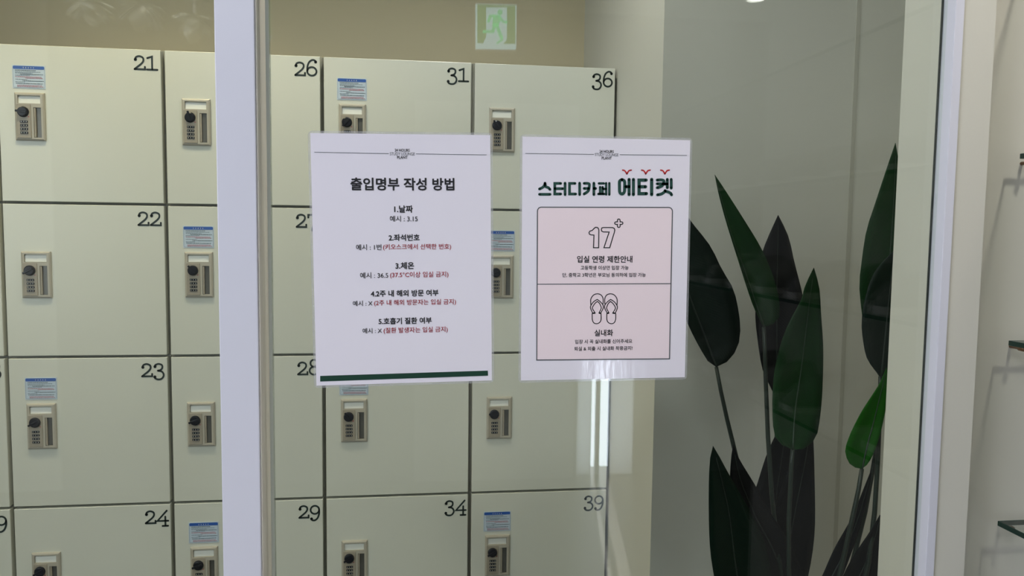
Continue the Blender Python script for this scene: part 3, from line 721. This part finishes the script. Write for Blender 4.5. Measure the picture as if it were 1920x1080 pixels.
leaf((1456, 748), (1459, 403), [(1438, 712), (1428, 685), (1420, 631), (1416.5, 589), (1420, 520), (1431, 468)], [(1490, 735), (1506, 690), (1512, 630), (1509, 580), (1503, 545), (1489, 490), (1478, 443)], [(1456, 650), (1456, 540), (1458, 450)], 1.34, 1.30, LK_, fold=.008, bend=.01)
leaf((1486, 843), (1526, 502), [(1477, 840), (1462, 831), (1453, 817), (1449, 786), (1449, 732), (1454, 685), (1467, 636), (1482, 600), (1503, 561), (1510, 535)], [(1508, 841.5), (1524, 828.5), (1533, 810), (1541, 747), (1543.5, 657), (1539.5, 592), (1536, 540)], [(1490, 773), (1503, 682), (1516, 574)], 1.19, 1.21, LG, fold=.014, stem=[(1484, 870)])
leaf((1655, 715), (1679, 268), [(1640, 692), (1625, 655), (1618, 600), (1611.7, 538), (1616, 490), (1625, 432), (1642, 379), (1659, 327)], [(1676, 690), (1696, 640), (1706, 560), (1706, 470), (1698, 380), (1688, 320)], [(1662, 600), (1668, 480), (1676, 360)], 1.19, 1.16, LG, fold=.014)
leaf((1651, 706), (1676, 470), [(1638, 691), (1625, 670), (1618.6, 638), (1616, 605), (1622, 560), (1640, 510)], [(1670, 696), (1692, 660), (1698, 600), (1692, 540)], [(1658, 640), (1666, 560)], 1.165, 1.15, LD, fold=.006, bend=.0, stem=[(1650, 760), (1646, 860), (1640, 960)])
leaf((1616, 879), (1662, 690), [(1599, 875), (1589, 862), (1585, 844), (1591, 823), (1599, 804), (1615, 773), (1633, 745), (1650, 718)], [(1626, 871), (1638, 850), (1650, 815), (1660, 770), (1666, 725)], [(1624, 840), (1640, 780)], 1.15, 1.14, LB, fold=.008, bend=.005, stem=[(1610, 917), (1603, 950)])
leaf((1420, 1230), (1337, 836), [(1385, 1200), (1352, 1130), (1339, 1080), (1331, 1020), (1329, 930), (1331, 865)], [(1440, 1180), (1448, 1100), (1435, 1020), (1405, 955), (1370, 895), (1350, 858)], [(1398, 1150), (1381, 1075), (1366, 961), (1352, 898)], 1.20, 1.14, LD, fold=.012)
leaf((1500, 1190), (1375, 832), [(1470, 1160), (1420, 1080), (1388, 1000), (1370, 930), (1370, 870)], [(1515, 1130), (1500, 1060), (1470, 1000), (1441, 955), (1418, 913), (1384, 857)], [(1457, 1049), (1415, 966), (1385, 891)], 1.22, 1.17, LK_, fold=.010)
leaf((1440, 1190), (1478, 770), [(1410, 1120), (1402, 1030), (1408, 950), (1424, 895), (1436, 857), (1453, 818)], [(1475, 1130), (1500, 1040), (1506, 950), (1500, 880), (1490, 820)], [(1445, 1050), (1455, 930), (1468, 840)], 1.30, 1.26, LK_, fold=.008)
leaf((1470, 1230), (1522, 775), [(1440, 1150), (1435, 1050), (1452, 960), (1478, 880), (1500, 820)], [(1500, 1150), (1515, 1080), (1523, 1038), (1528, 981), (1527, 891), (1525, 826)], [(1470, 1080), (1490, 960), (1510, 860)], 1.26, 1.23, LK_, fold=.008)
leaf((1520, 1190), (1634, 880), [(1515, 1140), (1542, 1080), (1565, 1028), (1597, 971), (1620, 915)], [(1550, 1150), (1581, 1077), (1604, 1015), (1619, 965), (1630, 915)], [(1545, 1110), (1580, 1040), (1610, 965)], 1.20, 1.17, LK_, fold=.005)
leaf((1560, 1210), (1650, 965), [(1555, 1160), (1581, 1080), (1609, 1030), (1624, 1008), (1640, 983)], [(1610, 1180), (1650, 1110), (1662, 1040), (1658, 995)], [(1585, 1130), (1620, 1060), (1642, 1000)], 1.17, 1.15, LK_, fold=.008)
bm = bmesh.new(); lathe(bm, [(.085, .001), (.09, .004), (.115, .27), (.122, .275), (.122, .295), (.112, .297), (.108, .27)], 40); bm_obj('pot', bm, MT['pot'], plant, True)
bm = bmesh.new(); lathe(bm, [(.1075, .272), (.1075, .281), (.06, .292), (.002, .296)], 32); bm_obj('soil', bm, MT['soil'], plant)

# ------------------------------------------------------------------ glass shelves on the right
SHX0, SHX1, SHY0, SHY1 = .8325, 1.1698, -.55, .970
SHN = ['topmost glass shelf, above the frame on the right', 'glass shelf at the right edge, high beside the door frame', 'glass shelf at the right edge, at mid height', 'lowest glass shelf at the lower right edge']
SHZ = [EYE+.970*q for q in (.3817, .1138, -.1539, -.4218)]
for z, lab in zip(SHZ, SHN):
    t = empty('glass_shelf', (1.0, .2, z), lab, 'shelf', 'glass shelves on the side wall')
    box('shelf_pane', SHX0+.0025-1, SHX1-1, SHY0-.2, SHY1-.0025-.2, -.0035, .0035, MT['shelf_glass'], t)
    box('front_edge', SHX0-1, SHX0+.0022-1, SHY0-.2, SHY1-.2, -.0036, .0036, MT['shelf_edge'], t, bevel=.0006)
    box('end_edge', SHX0+.0023-1, SHX1-1, SHY1-.0022-.2, SHY1-.2, -.0036, .0036, MT['shelf_edge'], t, bevel=.0006)
    for x in (.853, 1.10):
        bm = bmesh.new(); n = 14; rr_ = []
        for r, y in ((.0025, .0198), (.0025, .004), (.004, .003), (.004, -.005), (.003, -.006)):
            rr_.append([bm.verts.new((x-1+r*math.cos(2*math.pi*k_/n), SHY1-.2+y, -.0078+r*math.sin(2*math.pi*k_/n))) for k_ in range(n)])
        for i in range(len(rr_)-1):
            for k_ in range(n): bm.faces.new([rr_[i][k_], rr_[i][(k_+1) % n], rr_[i+1][(k_+1) % n], rr_[i+1][k_]])
        bm.faces.new(rr_[0]); bm.faces.new(rr_[-1]); bm_obj('shelf_stud', bm, MT['brass'], t, True)
# slippers standing on the shelves (seen only as faint reflections in the glass)
def slipper_mesh():
    bm = bmesh.new(); n = 14; R = []
    def hw(u): return .046*math.sin(math.pi*min(1, max(0, .06+.88*u)))**.45*(1-.12*u)
    for i in range(n+1):
        u = i/n; w = hw(u); R.append([bm.verts.new((-.13+.26*u, s*w, z)) for s, z in ((-1, 0), (-1, .014), (1, .014), (1, 0))])
    for i in range(n):
        for k_ in range(4): bm.faces.new([R[i][k_], R[i][(k_+1) % 4], R[i+1][(k_+1) % 4], R[i+1][k_]])
    bm.faces.new(R[0]); bm.faces.new(R[-1]); sole = mkmesh('sole', bm, MT['sole'])
    bm = bmesh.new(); R = []
    for i in range(11):
        u = i/10*.56; w = hw(u)*.98; h = .018+.055*math.sin(math.pi*.5*min(1, u/.5+.05))**.8
        R.append([bm.verts.new((-.13+.26*u+.002, w*math.cos(a), .0145+h*math.sin(a))) for a in [math.pi*k_/10 for k_ in range(11)]])
    for i in range(10):
        for k_ in range(10): bm.faces.new([R[i][k_], R[i][k_+1], R[i+1][k_+1], R[i+1][k_]])
    bm.faces.new(R[0]); up = mkmesh('upper', bm, MT['slip'])
    for p_ in up.polygons: p_.use_smooth = True
    return sole, up
SOLE, UPP = slipper_mesh()
WORD = ['second-highest', 'third', 'lowest']
for si, z in enumerate(SHZ[1:]):
    for k_ in range(7):
        y = .55-k_*.165
        t = empty('slipper', (.985, y, z+.0037), 'grey mesh slipper standing on the %s glass shelf, mirrored in the door' % WORD[si], 'slipper', 'grey slippers on the %s glass shelf' % WORD[si])
        link('sole', SOLE, t); link('upper', UPP, t)

# ------------------------------------------------------------------ exit sign of the entrance room, mirrored in the glass
YV = 3.75; MIR = 2*(GLASS_Y+.004)
def sm(x, y, d):       # crop origin 850,0 scale 10.8 ; virtual image point folded back in front of the glass
    p = at(850+x/10.8, y/10.8, YV); return Vector((p.x, MIR-p.y+d, p.z))
c0 = sm(865, 530, 0)
sign = empty('exit_sign', c0, 'lit green running-man exit sign mirrored at the top of the glass', 'exit sign')
a = sm(440, 1010, 0)-c0; b = sm(1290, 70, 0)-c0
box('sign_case', a.x, b.x, -.04, -.002, a.z, b.z, MT['sign_case'], sign, bevel=.004)
box('hanger', -.01, .01, -.026, -.016, b.z-.002, CEIL-c0.z-.001, MT['sign_case'], sign)
def sink(polys, strk, name, m, d):
    k = Ink()
    for q in polys: k.poly(q)
    for q, w in strk: k.stroke(q, w)
    return k.build(name, lambda q: sm(q.x, q.y, d)-c0, m, sign)
sink([[(448, 78), (1282, 100), (1274, 1002), (448, 992)]], [], 'lit_panel', MT['white_emit'], .000)
sink([[(485, 90), (1255, 115), (1255, 150), (485, 150)], [(485, 150), (665, 150), (665, 740), (600, 880), (485, 870)], [(1085, 150), (1255, 150), (1255, 890), (1010, 890), (1085, 800)]], [], 'green_field', MT['green_emit'], .001)
k = Ink(); k.disc((945, 250), 54, 20)
k.build('figure_head', lambda q: sm(q.x, q.y, .002)-c0, MT['man_emit'], sign)
sink([[(800, 300), (930, 310), (965, 380), (910, 540), (790, 540)]], [([(830, 325), (750, 325), (710, 430)], 55), ([(930, 340), (1010, 440), (1075, 455)], 52), ([(840, 500), (800, 640), (620, 640)], 62), ([(870, 500), (975, 765)], 66), ([(990, 800), (890, 875)], 40)], 'running_figure', MT['man_emit'], .002)

# ------------------------------------------------------------------ pale foliage hanging from the ceiling behind the camera, mirrored top left
def clump(px, py, seed, label):
    rnd = random.Random(seed); p = at(px, py, 3.0); c = Vector((p.x, MIR-3.0, p.z))
    t = empty('hanging_plant', c, label, 'hanging plant', 'pale hanging plants')
    bm = bmesh.new(); tube(bm, [(0, 0, .02), (0, 0, CEIL-c.z-.001)], .003, 6); bm_obj('hanging_cord', bm, MT['sign_case'], t)
    for i in range(22):
        a = rnd.uniform(0, 6.28); el = rnd.uniform(-.9, .5); L = rnd.uniform(.06, .095); w = rnd.uniform(.02, .032)
        d = Vector((math.cos(a)*math.cos(el), math.sin(a)*math.cos(el), math.sin(el))); u = d.cross(Vector((0, 0, 1))).normalized(); n_ = u.cross(d)
        V = []; Fq = []
        for k in range(6):
            s_ = k/5; ww = w*math.sin(math.pi*(.08+.9*s_))**.7; q = d*(L*s_)+n_*(-.03*s_*s_)
            V += [q-u*ww, q+n_*.004, q+u*ww]
        for k in range(5):
            for j in range(2): Fq.append([3*k+j, 3*k+j+1, 3*k+j+4, 3*k+j+3])
        o = mesh_obj('leaf', V, Fq, MT['foliage'], t, True); thicken(o, .002)
clump(165, 5, 1, 'pale hanging plant mirrored nearest the left image edge, above the lockers')
clump(265, 12, 2, 'pale hanging plant mirrored above the lockers, the middle of three')
clump(365, 35, 3, 'pale hanging plant mirrored beside the white post, the lowest of three')
downlight(-1.1, -1.12, 'added round downlight that brightens the pale hanging plants', 110, (1.0, .97, .9), spot=math.radians(120))  # unseen lamp, added to brighten the mirrored plants
